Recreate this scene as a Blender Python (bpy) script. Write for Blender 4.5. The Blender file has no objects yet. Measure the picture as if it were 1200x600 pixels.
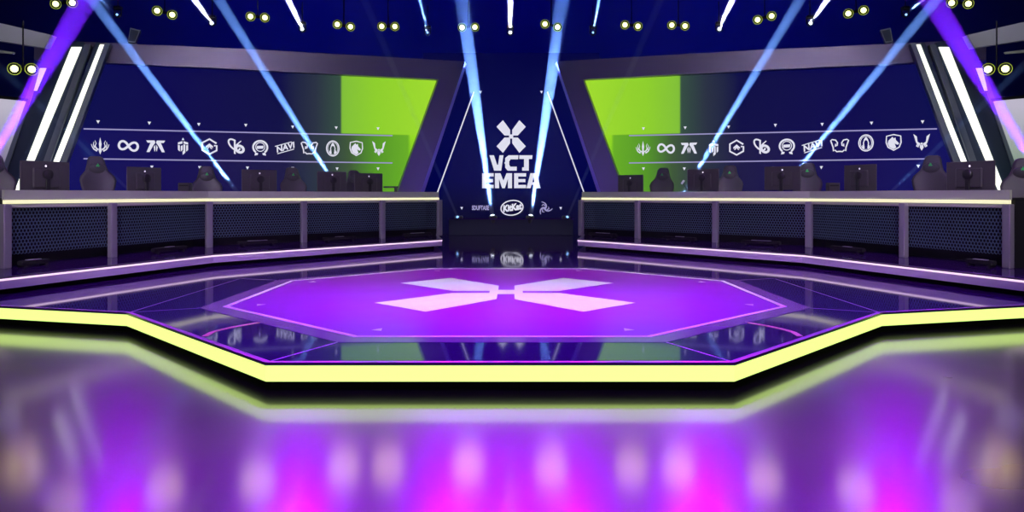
import bpy, math, random
from mathutils import Vector, Matrix
random.seed(5)
C = bpy.context.scene.collection
S = 0.92                       # metres per proportion unit (camera height above the stage)
CX, CZ = 0.079, 1.088
F, VP, HZ = 909.0, 603.0, 228.0
pi = math.pi

def P(px, py, Z):              # world point seen at px,py at distance Z (in units)
    return Vector((CX+(px-VP)/F*Z*S, Z*S, CZ-(py-HZ)/F*Z*S))

# ------------------------------------------------------------------ materials
def mat(name, col, rough=0.5, metal=0.0, emit=None, strength=1.0, spec=0.5, noise=0, nscale=6, bump=0):
    m = bpy.data.materials.new(name); m.use_nodes = True
    nt = m.node_tree; b = nt.nodes['Principled BSDF']
    b.inputs['Base Color'].default_value = (*col, 1)
    b.inputs['Roughness'].default_value = rough
    b.inputs['Metallic'].default_value = metal
    b.inputs['Specular IOR Level'].default_value = spec
    if emit:
        b.inputs['Emission Color'].default_value = (*emit, 1)
        b.inputs['Emission Strength'].default_value = strength
    if noise or bump:
        tc = nt.nodes.new('ShaderNodeTexCoord')
        n = nt.nodes.new('ShaderNodeTexNoise'); n.inputs['Scale'].default_value = nscale
        n.inputs['Detail'].default_value = 5
        nt.links.new(tc.outputs['Object'], n.inputs['Vector'])
        if noise:
            mr = nt.nodes.new('ShaderNodeMapRange')
            mr.inputs['To Min'].default_value = max(0, rough-noise); mr.inputs['To Max'].default_value = rough+noise
            nt.links.new(n.outputs['Fac'], mr.inputs['Value']); nt.links.new(mr.outputs[0], b.inputs['Roughness'])
        if bump:
            bp = nt.nodes.new('ShaderNodeBump'); bp.inputs['Strength'].default_value = bump
            bp.inputs['Distance'].default_value = 0.01
            nt.links.new(n.outputs['Fac'], bp.inputs['Height']); nt.links.new(bp.outputs[0], b.inputs['Normal'])
    return m

M = {}
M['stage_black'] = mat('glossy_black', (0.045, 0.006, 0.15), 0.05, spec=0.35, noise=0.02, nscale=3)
M['body_black'] = mat('matt_black', (0.006, 0.006, 0.008), 0.75)
M['yellow'] = mat('yellow_strip', (0.2, 0.2, 0.1), 0.5, emit=(0.96, 1.36, 0.31), strength=1.0)
M['pinkstrip'] = mat('pink_white_strip', (0.2, 0.2, 0.2), 0.5, emit=(1.0, 0.72, 1.0), strength=1.1)
M['deskstrip'] = mat('warm_white_strip', (0.2, 0.2, 0.2), 0.5, emit=(1.0, 0.95, 0.55), strength=0.95)
M['white_bar'] = mat('white_light_bar', (0.3, 0.3, 0.3), 0.5, emit=(0.97, 1.0, 0.86), strength=1.25)
M['lip'] = mat('mauve_metal', (0.8, 0.6, 0.95), 0.38, 0.3)
M['fascia'] = mat('grey_fascia', (0.50, 0.53, 0.43), 0.45, 0.2, noise=0.08, nscale=5)
M['post'] = mat('grey_post', (0.34, 0.32, 0.36), 0.4, 0.4)
M['mesh'] = mat('perforated_steel', (0.13, 0.19, 0.29), 0.4, 0.6)
M['frame'] = mat('brushed_frame', (0.15, 0.12, 0.24), 0.36, 0.35, noise=0.08, nscale=2)
M['silver'] = mat('silver_frame', (0.62, 0.62, 0.68), 0.4, 0.3, noise=0.08, nscale=2)
M['painted_violet_light'] = mat('painted_violet_light', (0.45, 0.35, 0.8), 0.5, 0.0)
M['plinth'] = mat('navy_drape', (0.008, 0.010, 0.05), 0.7)
M['pylon'] = mat('slate_pylon', (0.022, 0.04, 0.09), 0.45, 0.2)
M['rim'] = mat('slate_rim', (0.16, 0.19, 0.24), 0.4, 0.5)
M['chair'] = mat('charcoal_leather', (0.055, 0.055, 0.06), 0.5, bump=0.15, nscale=60)
M['chair_trim'] = mat('black_plastic', (0.02, 0.02, 0.022), 0.4)
M['green'] = mat('green_thread', (0.05, 0.6, 0.12), 0.6)
M['monitor'] = mat('monitor_shell', (0.085, 0.08, 0.085), 0.34, 0.3)
M['white_dot'] = mat('white_led', (0.5, 0.5, 0.5), 0.5, emit=(0.9, 0.85, 1.0), strength=1.4)
M['ink_white'] = mat('screen_white', (0.0, 0.0, 0.0), 0.9, emit=(0.86, 0.86, 1.0), strength=0.85, spec=0)
M['ink_soft'] = mat('screen_lilac', (0.0, 0.0, 0.0), 0.9, emit=(0.36, 0.33, 0.62), strength=0.9, spec=0)
M['bulb'] = mat('yellow_lamp', (0.5, 0.5, 0.2), 0.4, emit=(0.9, 1.0, 0.36), strength=2.6)
M['bowl'] = mat('lamp_reflector', (0.6, 0.7, 0.1), 0.45, 0.2)
M['lens_white'] = mat('lens_white', (0.2, 0.2, 0.3), 0.2, emit=(0.8, 0.87, 1.0), strength=4)
M['edge_glow'] = mat('dim_yellow_glow', (0.3, 0.3, 0.1), 0.5, emit=(0.85, 0.9, 0.22), strength=0.7)
M['lens_blue'] = mat('lens_blue', (0.1, 0.2, 0.4), 0.2, emit=(0.25, 0.5, 1.0), strength=2.5)
M['lens_violet'] = mat('lens_violet', (0.2, 0.1, 0.4), 0.2, emit=(0.45, 0.08, 1.0), strength=6)
M['lens_magenta'] = mat('lens_magenta', (0.2, 0.1, 0.4), 0.2, emit=(0.6, 0.03, 1.0), strength=4)
M['decal_white'] = mat('white_vinyl', (0.72, 0.72, 0.74), 0.35)
M['decal_line'] = mat('lilac_vinyl', (0.85, 0.75, 0.88), 0.35)
M['decal'] = mat('purple_vinyl', (0.28, 0.0, 0.52), 0.3, spec=0.05, noise=0.04, nscale=3)
M['decal_rim'] = mat('dull_purple_vinyl', (0.22, 0.05, 0.40), 0.16, spec=0.6)
M['seam'] = mat('seam_trim', (0.30, 0.18, 0.45), 0.3)
M['painted_glint'] = mat('yellow_painted_glint', (0.85, 0.85, 0.25), 0.4)
M['trim'] = mat('edge_trim', (0.22, 0.17, 0.24), 0.35, 0.6)
M['pale_box'] = mat('pale_plastic', (0.5, 0.5, 0.55), 0.4)
M['wall'] = mat('dark_drape', (0.10, 0.10, 0.16), 0.9)

def floor_mat():
    m = mat('polished_floor', (0.075, 0.07, 0.08), 0.3, spec=0.28)
    nt = m.node_tree; b = nt.nodes['Principled BSDF']
    tc = nt.nodes.new('ShaderNodeTexCoord')
    def noise(sc, det, ro=0.55, dist=0):
        n = nt.nodes.new('ShaderNodeTexNoise'); n.inputs['Scale'].default_value = sc; n.inputs['Detail'].default_value = det
        n.inputs['Roughness'].default_value = ro; n.inputs['Distortion'].default_value = dist
        nt.links.new(tc.outputs['Object'], n.inputs['Vector']); return n
    a = noise(1.2, 2); f = noise(55, 4, 0.7, 1.5); g = noise(9, 6)
    mr = nt.nodes.new('ShaderNodeMapRange'); mr.inputs['From Min'].default_value = .1; mr.inputs['From Max'].default_value = .9
    mr.inputs['To Min'].default_value = .25; mr.inputs['To Max'].default_value = .34
    b.inputs['Coat Weight'].default_value = .95; b.inputs['Coat Roughness'].default_value = .11
    nt.links.new(a.outputs['Fac'], mr.inputs['Value']); nt.links.new(mr.outputs[0], b.inputs['Roughness'])
    cr = nt.nodes.new('ShaderNodeValToRGB')
    cr.color_ramp.elements[0].position = .1; cr.color_ramp.elements[0].color = (0.016, 0.010, 0.022, 1)
    cr.color_ramp.elements[1].position = .9; cr.color_ramp.elements[1].color = (0.022, 0.014, 0.03, 1)
    nt.links.new(g.outputs['Fac'], cr.inputs['Fac']); nt.links.new(cr.outputs[0], b.inputs['Base Color'])
    ma = nt.nodes.new('ShaderNodeMath'); ma.operation = 'ADD'
    nt.links.new(f.outputs['Fac'], ma.inputs[0]); ma.inputs[1].default_value = 0
    bp = nt.nodes.new('ShaderNodeBump'); bp.inputs['Strength'].default_value = 0.10; bp.inputs['Distance'].default_value = 0.0015
    nt.links.new(ma.outputs[0], bp.inputs['Height']); nt.links.new(bp.outputs[0], b.inputs['Normal'])
    return m
M['floor'] = floor_mat()

def haze_mat(name, dens, col=(1, 1, 1)):
    m = bpy.data.materials.new(name); m.use_nodes = True
    nt = m.node_tree; nt.nodes.clear()
    o = nt.nodes.new('ShaderNodeOutputMaterial'); v = nt.nodes.new('ShaderNodeVolumeScatter')
    v.inputs['Density'].default_value = dens; v.inputs['Color'].default_value = (*col, 1)
    nt.links.new(v.outputs[0], o.inputs['Volume']); return m
M['haze'] = haze_mat('stage_haze', 0.35)

# ------------------------------------------------------------------ mesh builder
class MB:
    def __init__(self): self.v = []; self.f = []
    def add(self, vs, fs, mx=None):
        n = len(self.v)
        for p in vs:
            p = Vector(p); self.v.append(tuple(mx @ p if mx else p))
        self.f += [tuple(i+n for i in f) for f in fs]
        return self
    def box(self, c, s, rz=0, mx=None, bev=0):
        x, y, z = s[0]/2, s[1]/2, s[2]/2
        m = Matrix.Translation(c) @ Matrix.Rotation(rz, 4, 'Z')
        if mx: m = mx @ m
        if bev:
            b = min(bev, x*.9, y*.9)
            out = [(-x+b,-y),(x-b,-y),(x,-y+b),(x,y-b),(x-b,y),(-x+b,y),(-x,y-b),(-x,-y+b)]
            b2 = min(bev, z*.9)
            k = [(1-b/x if x else 1)]
            rings = []
            inn = [(px*(1-b/x*.6), py*(1-b/y*.6)) for px, py in out]
            for zz, pts in ((-z, inn), (-z+b2, out), (z-b2, out), (z, inn)):
                rings.append([(px, py, zz) for px, py in pts])
            vs = [p for r in rings for p in r]; fs = []
            for r in range(3):
                for i in range(8):
                    j = (i+1) % 8; fs.append((r*8+i, r*8+j, r*8+8+j, r*8+8+i))
            fs.append(tuple(range(7, -1, -1))); fs.append(tuple(range(24, 32)))
            return self.add(vs, fs, m)
        vs = [(-x,-y,-z),(x,-y,-z),(x,y,-z),(-x,y,-z),(-x,-y,z),(x,-y,z),(x,y,z),(-x,y,z)]
        fs = [(3,2,1,0),(4,5,6,7),(0,1,5,4),(1,2,6,5),(2,3,7,6),(3,0,4,7)]
        return self.add(vs, fs, m)
    def prism(self, pts, d, mx=None):
        """pts: 3-D polygon, d: extrusion vector"""
        n = len(pts); d = Vector(d)
        vs = [Vector(p) for p in pts]+[Vector(p)+d for p in pts]
        fs = [tuple(range(n-1, -1, -1)), tuple(range(n, 2*n))]
        fs += [(i, (i+1) % n, n+(i+1) % n, n+i) for i in range(n)]
        return self.add(vs, fs, mx)
    def plan(self, pts, z0, z1):
        return self.prism([(x, y, z0) for x, y in pts], (0, 0, z1-z0))
    def cyl(self, a, b, r0, r1=None, n=14, cap=True):
        a = Vector(a); b = Vector(b); r1 = r0 if r1 is None else r1
        d = (b-a).normalized(); u = d.orthogonal().normalized(); w = d.cross(u)
        vs = []
        for p, r in ((a, r0), (b, r1)):
            for i in range(n):
                t = 2*pi*i/n; vs.append(p+u*r*math.cos(t)+w*r*math.sin(t))
        fs = [(i, (i+1) % n, n+(i+1) % n, n+i) for i in range(n)]
        if cap: fs += [tuple(range(n-1, -1, -1)), tuple(range(n, 2*n))]
        return self.add(vs, fs)
    def lathe(self, prof, a, d, n=18):
        a = Vector(a); d = Vector(d).normalized(); u = d.orthogonal().normalized(); w = d.cross(u)
        vs = []; k = len(prof)
        for r, h in prof:
            for i in range(n):
                t = 2*pi*i/n; vs.append(a+d*h+(u*math.cos(t)+w*math.sin(t))*max(r, 1e-4))
        fs = [(j*n+i, j*n+(i+1) % n, (j+1)*n+(i+1) % n, (j+1)*n+i) for j in range(k-1) for i in range(n)]
        return self.add(vs, fs)
    def ball(self, c, r, sc=(1, 1, 1), n=12):
        prof = [(math.sin(pi*i/n), -math.cos(pi*i/n)) for i in range(n+1)]
        vs = []; m = n*2
        for rr, h in prof:
            for i in range(m):
                t = 2*pi*i/m
                vs.append((c[0]+rr*r*sc[0]*math.cos(t), c[1]+rr*r*sc[1]*math.sin(t), c[2]+h*r*sc[2]))
        fs = [(j*m+i, j*m+(i+1) % m, (j+1)*m+(i+1) % m, (j+1)*m+i) for j in range(n) for i in range(m)]
        return self.add(vs, fs)
    def tube(self, pts, r, n=8):
        for a, b in zip(pts, pts[1:]): self.cyl(a, b, r, n=n)
        return self
    def band(self, pts, o0, o1, z0, z1):
        """wall following a plan polyline between two sideways offsets (to the right positive)"""
        A = offs(pts, o0); B = offs(pts, o1)
        n = len(pts); vs = []
        for a, b in zip(A, B):
            vs += [(a[0], a[1], z0), (b[0], b[1], z0), (b[0], b[1], z1), (a[0], a[1], z1)]
        fs = [(3, 2, 1, 0), tuple(4*(n-1)+i for i in range(4))]
        for i in range(n-1):
            for k in range(4):
                l = (k+1) % 4; fs.append((4*i+k, 4*i+l, 4*i+4+l, 4*i+4+k))
        return self.add(vs, fs)
    def build(self, name, m, parent=None, smooth=False):
        me = bpy.data.meshes.new(name); me.from_pydata(self.v, [], self.f); me.validate(); me.update()
        import bmesh
        bm = bmesh.new(); bm.from_mesh(me); bmesh.ops.remove_doubles(bm, verts=bm.verts, dist=1e-6) if smooth else None
        bmesh.ops.recalc_face_normals(bm, faces=bm.faces); bm.to_mesh(me); bm.free()
        if smooth:
            for p in me.polygons: p.use_smooth = True
        me.materials.append(M[m] if isinstance(m, str) else m)
        o = bpy.data.objects.new(name, me); C.objects.link(o)
        if parent:
            o.parent = parent; o.matrix_parent_inverse = Matrix.Identity(4)
            if parent.get('_off'): pass
        return o

def offs(pts, d):
    out = []
    n = len(pts)
    for i, p in enumerate(pts):
        def nrm(a, b):
            dx, dy = b[0]-a[0], b[1]-a[1]; l = math.hypot(dx, dy); return (dy/l, -dx/l)
        if i == 0: nx, ny = nrm(pts[0], pts[1]); k = 1
        elif i == n-1: nx, ny = nrm(pts[-2], pts[-1]); k = 1
        else:
            a = nrm(pts[i-1], p); b = nrm(p, pts[i+1]); nx, ny = a[0]+b[0], a[1]+b[1]
            l = math.hypot(nx, ny); nx /= l; ny /= l; k = 1/max(.3, nx*a[0]+ny*a[1])
        out.append((p[0]+nx*d*k, p[1]+ny*d*k))
    return out

def tag(o, label, cat, group=None):
    o['label'] = label; o['category'] = cat
    if group: o['group'] = group
    return o
def empty(name, label, cat, loc=(0, 0, 0), rz=0, group=None):
    o = bpy.data.objects.new(name, None); C.objects.link(o); o.location = loc; o.rotation_euler = (0, 0, rz)
    o.empty_display_size = .1
    return tag(o, label, cat, group)
def struct(name, mb, m):
    o = mb.build(name, m); o['kind'] = 'structure'; return o
def lamp(kind, loc, target, power, col, size=.1, angle=40, blend=.5, parent=None):
    l = bpy.data.lights.new('lamp', kind); l.energy = power; l.color = col
    if kind == 'SPOT':
        l.spot_size = math.radians(angle); l.spot_blend = blend; l.shadow_soft_size = size
    elif kind == 'AREA':
        l.size = size; l.shape = 'DISK'
    else: l.shadow_soft_size = size
    o = bpy.data.objects.new('lamp', l); C.objects.link(o)
    o.location = loc
    if target is not None:
        o.rotation_euler = (Vector(target)-Vector(loc)).to_track_quat('-Z', 'Y').to_euler()
    if parent: o.parent = parent
    return o
def mir(pts, sd): return [(p[0]*-sd, *p[1:]) for p in pts]      # sd=-1 keeps the left side, +1 mirrors it to the right
SIDE = {-1: 'left', 1: 'right'}

# ------------------------------------------------------------------ setting
struct('floor', MB().box((0, 5, -.05), (32, 36, .1)), 'floor')
struct('wall_back', MB().box((0, 22.7, 5.5), (32, .3, 11)), 'wall')
struct('wall_left', MB().box((-15.2, 5, 5.5), (.3, 36, 11)), 'wall')
struct('wall_right', MB().box((15.2, 5, 5.5), (.3, 36, 11)), 'wall')

# ------------------------------------------------------------------ stage
ZS = CZ-S                       # stage top
def u2(x, y): return (x*S, y*S)
Lh = [(-11, 8.82), (-3.19, 6.56), (-1.39, 4.61)]
front = [u2(*p) for p in Lh]+[u2(-x, y) for x, y in reversed(Lh)]
stage = empty('stage_platform', 'glossy black octagonal stage platform edged by a yellow light strip', 'stage', (0, 7.94*S, 0))
def rel(o, t):                  # keep world coordinates below a translated empty
    o.matrix_parent_inverse = t.matrix_world.inverted() if False else Matrix.Translation(-t.location); return o
outer = front+[u2(11, 21.3), u2(-11, 21.3)]
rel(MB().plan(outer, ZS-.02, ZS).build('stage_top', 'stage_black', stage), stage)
inner = offs(front, -.10)
rel(MB().plan(inner+[u2(10.8, 21.2), u2(-10.8, 21.2)], 0, ZS-.12).build('base', 'body_black', stage), stage)
rel(MB().band(front, -.10, -.012, ZS-.105, ZS-.02).build('skirt', 'body_black', stage), stage)
rel(MB().band(front, -.011, .003, ZS-.102, ZS-.014).build('light_strip', 'yellow', stage), stage)
rel(MB().band(front, -.03, .008, ZS-.013, ZS+.004).build('edge_trim', 'trim', stage), stage)
OC = 7.94
def octa(ap):
    a = ap*math.tan(pi/8)
    return [u2(x, y+OC) for x, y in ((-a, -ap), (a, -ap), (ap, -a), (ap, a), (a, ap), (-a, ap), (-ap, a), (-ap, -a))]
# the painted mark is an octagon turned so that its flats face front and back
def ring(mb, o, i, z0, z1):
    n = len(o)
    for k in range(n):
        l = (k+1) % n
        mb.plan([o[k], o[l], i[l], i[k]], z0, z1)
    return mb
g = rel(MB().plan(octa(2.45), ZS, ZS+.002).build('floor_graphic', 'decal', stage), stage)
rel(ring(MB(), octa(2.69), octa(2.45), ZS, ZS+.002).build('graphic_border', 'decal_rim', stage), stage)
rel(ring(MB(), octa(2.51), octa(2.462), ZS+.0005, ZS+.0035).build('graphic_outline', 'decal_line', stage), stage)
def xmark():
    """four arms of the X in units, plus the small centre diamond"""
    polys = []
    g_ = .085; w = .53
    for sx in (-1, 1):
        for sy in (-1, 1):
            p = [(.67, 1.34), (1.2, .80), (1.2-.8+w-.40, .0)]
            arm = [(g_, w+g_*.2), (.67, 1.34), (1.20, .80), (w+g_*.2, g_), (.17, g_), (g_, .17)]
            arm = [(sx*x, sy*y) for x, y in arm]
            if sx*sy < 0: arm.reverse()
            polys.append(arm)
    polys.append([(.17, g_), (g_, .17), (-g_, .17), (-.17, g_), (-.17, -g_), (-g_, -.17), (g_, -.17), (.17, -g_)])
    return polys
mb = MB()
for a in xmark(): mb.plan([u2(x, y+OC) for x, y in a], ZS+.0005, ZS+.004)
rel(mb.build('cross_mark', 'decal_white', stage), stage)
mb = MB()
for k, (x, y) in enumerate(octa(2.22)):
    cx, cy = x, y; d = math.atan2(OC*S-cy, -cx); mb = MB()
    mb.plan([(cx+.045*math.cos(d+t), cy+.06*math.sin(d+t)) for t in (0, 2.1, 4.2)], ZS+.001, ZS+.004)
    rel(mb.build('pointer_mark', 'decal_white', stage), stage)
def seam(a, b, w=.006):
    mb = MB()
    d = Vector((b[0]-a[0], b[1]-a[1])).normalized(); n = (-d[1]*w, d[0]*w)
    mb.plan([(a[0]-n[0], a[1]-n[1]), (b[0]-n[0], b[1]-n[1]), (b[0]+n[0], b[1]+n[1]), (a[0]+n[0], a[1]+n[1])], ZS, ZS+.0012); rel(mb.build('panel_seam', 'seam', stage), stage)
for sx in (-1, 1):
    seam(u2(sx*1.39, 4.63), u2(sx*1.11, 5.26)); seam(u2(sx*3.18, 6.58), u2(sx*2.69, 6.83))
    seam(u2(sx*3.18, 6.6), u2(sx*3.18, 9.2)); seam(u2(sx*2.69, 9.05), u2(sx*3.18, 9.25))
for sd in (-1, 1):  # curved yellow reflections on the stage, painted as thin strips
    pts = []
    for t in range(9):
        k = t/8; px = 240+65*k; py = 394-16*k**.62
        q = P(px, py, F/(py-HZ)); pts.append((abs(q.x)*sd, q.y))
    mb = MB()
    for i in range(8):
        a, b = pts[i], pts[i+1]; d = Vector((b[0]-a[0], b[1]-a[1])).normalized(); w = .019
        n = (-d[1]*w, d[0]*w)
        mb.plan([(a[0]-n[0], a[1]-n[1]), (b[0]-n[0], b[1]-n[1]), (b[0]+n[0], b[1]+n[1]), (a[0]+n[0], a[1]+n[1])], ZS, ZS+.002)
    tag(mb.build('painted_reflection', 'painted_glint'), 'curved yellow painted reflection on the glossy black stage, %s of the purple octagon' % SIDE[sd], 'painted_glint', 'painted yellow reflections')

# ------------------------------------------------------------------ risers and desks
ZR = CZ-.825*S
EDGE = [(-11, 9.3), (-5.05, 7.55), (-4.07, 10.71), (-1.25, 14.29), (-1.6, 16.5), (-1.95, 17.6), (-2.15, 20.5)]
DESK = [(-5.62, 8.67), (-5.21, 10.18), (-4.69, 12.10), (-3.55, 13.33), (-2.41, 14.56), (-1.44, 15.60)]

def hexpanel(a, b, z0, z1):
    a = Vector((*a, 0)); b = Vector((*b, 0)); L = (b-a).length; d = (b-a)/L
    nrm = Vector((d.y, -d.x, 0))
    pitch = .043; rr = pitch/math.sqrt(3); rows = int((z1-z0)/(1.5*rr)); cols = int(L/pitch)
    m = MB()
    for r in range(rows):
        for c in range(cols):
            u = (c+.5+(.5 if r % 2 else 0))*pitch; v = z0+(r+.6)*1.5*rr
            if u+pitch/2 > L: continue
            vs = []
            for k, off in ((1.0, 0), (.76, 0), (.76, -.006)):
                for i in range(6):
                    t = pi/2+i*pi/3
                    vs.append(a+d*(u+rr*k*math.cos(t))+Vector((0, 0, v+rr*k*math.sin(t)))+nrm*off)
            fs = []
            for i in range(6):
                j = (i+1) % 6
                fs += [(i, j, 6+j, 6+i), (6+i, 6+j, 12+j, 12+i)]
            m.add(vs, fs)
    return m

def ray_poly(px, pts):
    """where the camera's vertical plane through px meets a plan polyline"""
    ox, oy = CX, 0; dx, dy = (px-VP)/F, 1
    best = None
    for i in range(len(pts)-1):
        a, b = pts[i], pts[i+1]; ex, ey = b[0]-a[0], b[1]-a[1]
        den = dx*ey-dy*ex
        if abs(den) < 1e-9: continue
        t = ((a[0]-ox)*ey-(a[1]-oy)*ex)/den; s = ((a[0]-ox)*dy-(a[1]-oy)*dx)/den
        lo = -.6 if i == 0 else -1e-6; hi = 1.6 if i == len(pts)-2 else 1+1e-6
        if lo <= s <= hi and t > 0:
            if best is None or t < best[0]: best = (t, ox+t*dx, oy+t*dy, math.atan2(ey, ex))
    return best

def outdesk(pts, d):            # offset of the left desk away from the stage
    return offs(pts, -d)

DESKO = {}
for sd in (-1, 1):
    w = SIDE[sd]
    edge = [u2(*p) for p in EDGE]; desk = [u2(*p) for p in DESK]
    def fix(mb):                # mirror the left-hand build for the right side
        if sd == 1: mb.v = [(-x, y, z) for x, y, z in mb.v]
        return mb
    rs = empty('desk_riser', 'low black riser with mauve lit edge carrying the %s player desk' % w, 'riser', (sd*5.5, 14, ZS), group='risers beside the stage')
    body = edge+[u2(-11, 20.5)]
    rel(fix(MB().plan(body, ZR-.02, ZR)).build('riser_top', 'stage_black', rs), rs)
    coreline = offs(edge, -.13)
    rel(fix(MB().plan(coreline+[u2(-10.9, 20.45)], ZS, ZR-.11)).build('core', 'body_black', rs), rs)
    rel(fix(MB().band(edge[:5], -.14, -.001, ZR-.108, ZR-.021)).build('edge_fascia', 'lip', rs), rs)
    rel(fix(MB().band(edge[:4], .0, .008, ZR-.030, ZR-.012)).build('light_strip', 'pinkstrip', rs), rs)
    rel(fix(MB().band(edge[:5], -.03, .006, ZR-.011, ZR+.004)).build('edge_trim', 'trim', rs), rs)

    dk = empty('player_desk', 'long bent player desk with hexagonal mesh front on the %s riser' % w, 'desk', (sd*3.4, 11.5, ZR), group='player desks')
    full = [desk[0], desk[2], desk[5]]
    rel(fix(MB().band(full, -.03, 0, CZ-.060*S, CZ+.052*S)).build('fascia', 'fascia', dk), dk)
    rel(fix(MB().band(full, -.02, .012, CZ-.104*S, CZ-.062*S)).build('light_strip', 'deskstrip', dk), dk)
    rel(fix(MB().band(full, -.03, .002, CZ-.150*S, CZ-.106*S)).build('lower_rail', 'fascia', dk), dk)
    rel(fix(MB().band(full, -.75, -.03, CZ-.055, CZ-.03)).build('worktop', 'chair_trim', dk), dk)
    rel(fix(MB().band(full, -.35, -.33, ZR+.001, CZ-.056)).build('back_panel', 'body_black', dk), dk)
    for i, p in enumerate(desk):
        q = desk[min(i+1, 5)] if i < 5 else desk[4]
        ang = math.atan2(q[1]-p[1], q[0]-p[0])
        m = MB().box((0, -.02 if i < 5 else .02, 0), (.095, .07, CZ-.108*S-ZR), bev=.008)
        mx = Matrix.Translation((p[0], p[1], (CZ-.108*S+ZR)/2)) @ Matrix.Rotation(ang, 4, 'Z')
        m.v = [tuple(mx @ Vector(v)) for v in m.v]
        rel(fix(m).build('post', 'post', dk), dk)
    inn = offs(desk, -.035)
    for i in range(5):
        rel(fix(hexpanel(inn[i], inn[i+1], ZR+.13, CZ-.15*S)).build('mesh_panel', 'mesh', dk), dk)
    for p in (desk[0], desk[5]):
        i = 0 if p == desk[0] else 4
        a, b = desk[i], desk[i+1]; ang = math.atan2(b[1]-a[1], b[0]-a[0])
        mx = Matrix.Translation((p[0], p[1], 0)) @ Matrix.Rotation(ang, 4, 'Z')
        m = MB().box(((.015 if i == 0 else -.015), .40, (ZR+CZ-.06)/2), (.03, .66, CZ-.06-ZR))
        m.v = [tuple(mx @ Vector(v)) for v in m.v]
        rel(fix(m).build('end_panel', 'body_black', dk), dk)
    # low battens standing in the dark gap before the desk
    for i, (k, t, lab) in enumerate([(0, .18, 'under the nearest mesh panel'), (1, .5, 'under the second mesh panel from the front'), (2, .45, 'under the middle mesh panel'), (3, .4, 'under the fourth mesh panel from the front'), (4, .55, 'under the farthest mesh panel')]):
        lw = offs(desk, .10)
        a, b = lw[k], lw[k+1]; x = a[0]+(b[0]-a[0])*t; y = a[1]+(b[1]-a[1])*t
        ang = math.atan2(b[1]-a[1], b[0]-a[0])
        if sd == 1: x = -x; ang = pi-ang
        f = empty('floor_batten', 'black floor batten %s, %s desk' % (lab, w), 'stage light', (x, y, ZR), ang, 'floor battens before the desks')
        L = .34 if k == 0 else .62
        MB().box((0, 0, .045), (L, .07, .05), bev=.008).build('housing', 'body_black', f)
        MB().box((0, 0, .0735), (L*.5 if k in (0, 2, 4) else L*.25, .035, .006)).build('painted_highlight', 'pale_box', f)  # pale strip painted on as the top highlight
        for sx in (-1, 1): MB().box((sx*L*.38, 0, .01), (.03, .09, .02)).build('foot', 'body_black', f)

# ------------------------------------------------------------------ monitors
def make_monitor(loc, rz, label, h, sc=1.0):
    t = empty('monitor', label, 'monitor', loc, rz, 'monitors on the desks')
    # screen faces +Y (the player), the back faces -Y
    W, Hh = .60*sc, .36
    MB().box((0, 0, h-Hh/2), (W, .022, Hh), bev=.008).build('panel', 'monitor', t)
    MB().box((0, .0125, h-Hh/2+.004), (W-.02, .004, Hh-.03)).build('display', 'body_black', t)
    MB().box((0, -.022, h-Hh/2-.01), (W*.55, .025, Hh*.62), bev=.012).build('rear_housing', 'monitor', t)
    MB().lathe([(0, .03), (.055, .03), (.06, .02), (.06, 0)], (0, -.034, h-Hh/2+.03), (0, -1, 0)).build('stand_hub', 'chair_trim', t, True)
    m = MB(); m.box((0, -.05, (h-Hh/2+.03)/2), (.05, .022, h-Hh/2+.03), bev=.004); m.build('stand_neck', 'chair_trim', t)
    MB().lathe([(0, 0), (.13, 0), (.13, .008), (.12, .012), (0, .014)], (0, -.03, 0), (0, 0, 1)).build('stand_base', 'chair_trim', t, True)
    MB().lathe([(0, .004), (.010, .004), (.012, 0)], (0, -.0112, h-.055), (0, -1, 0), 10).build('badge', 'white_dot', t)
    return t

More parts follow.
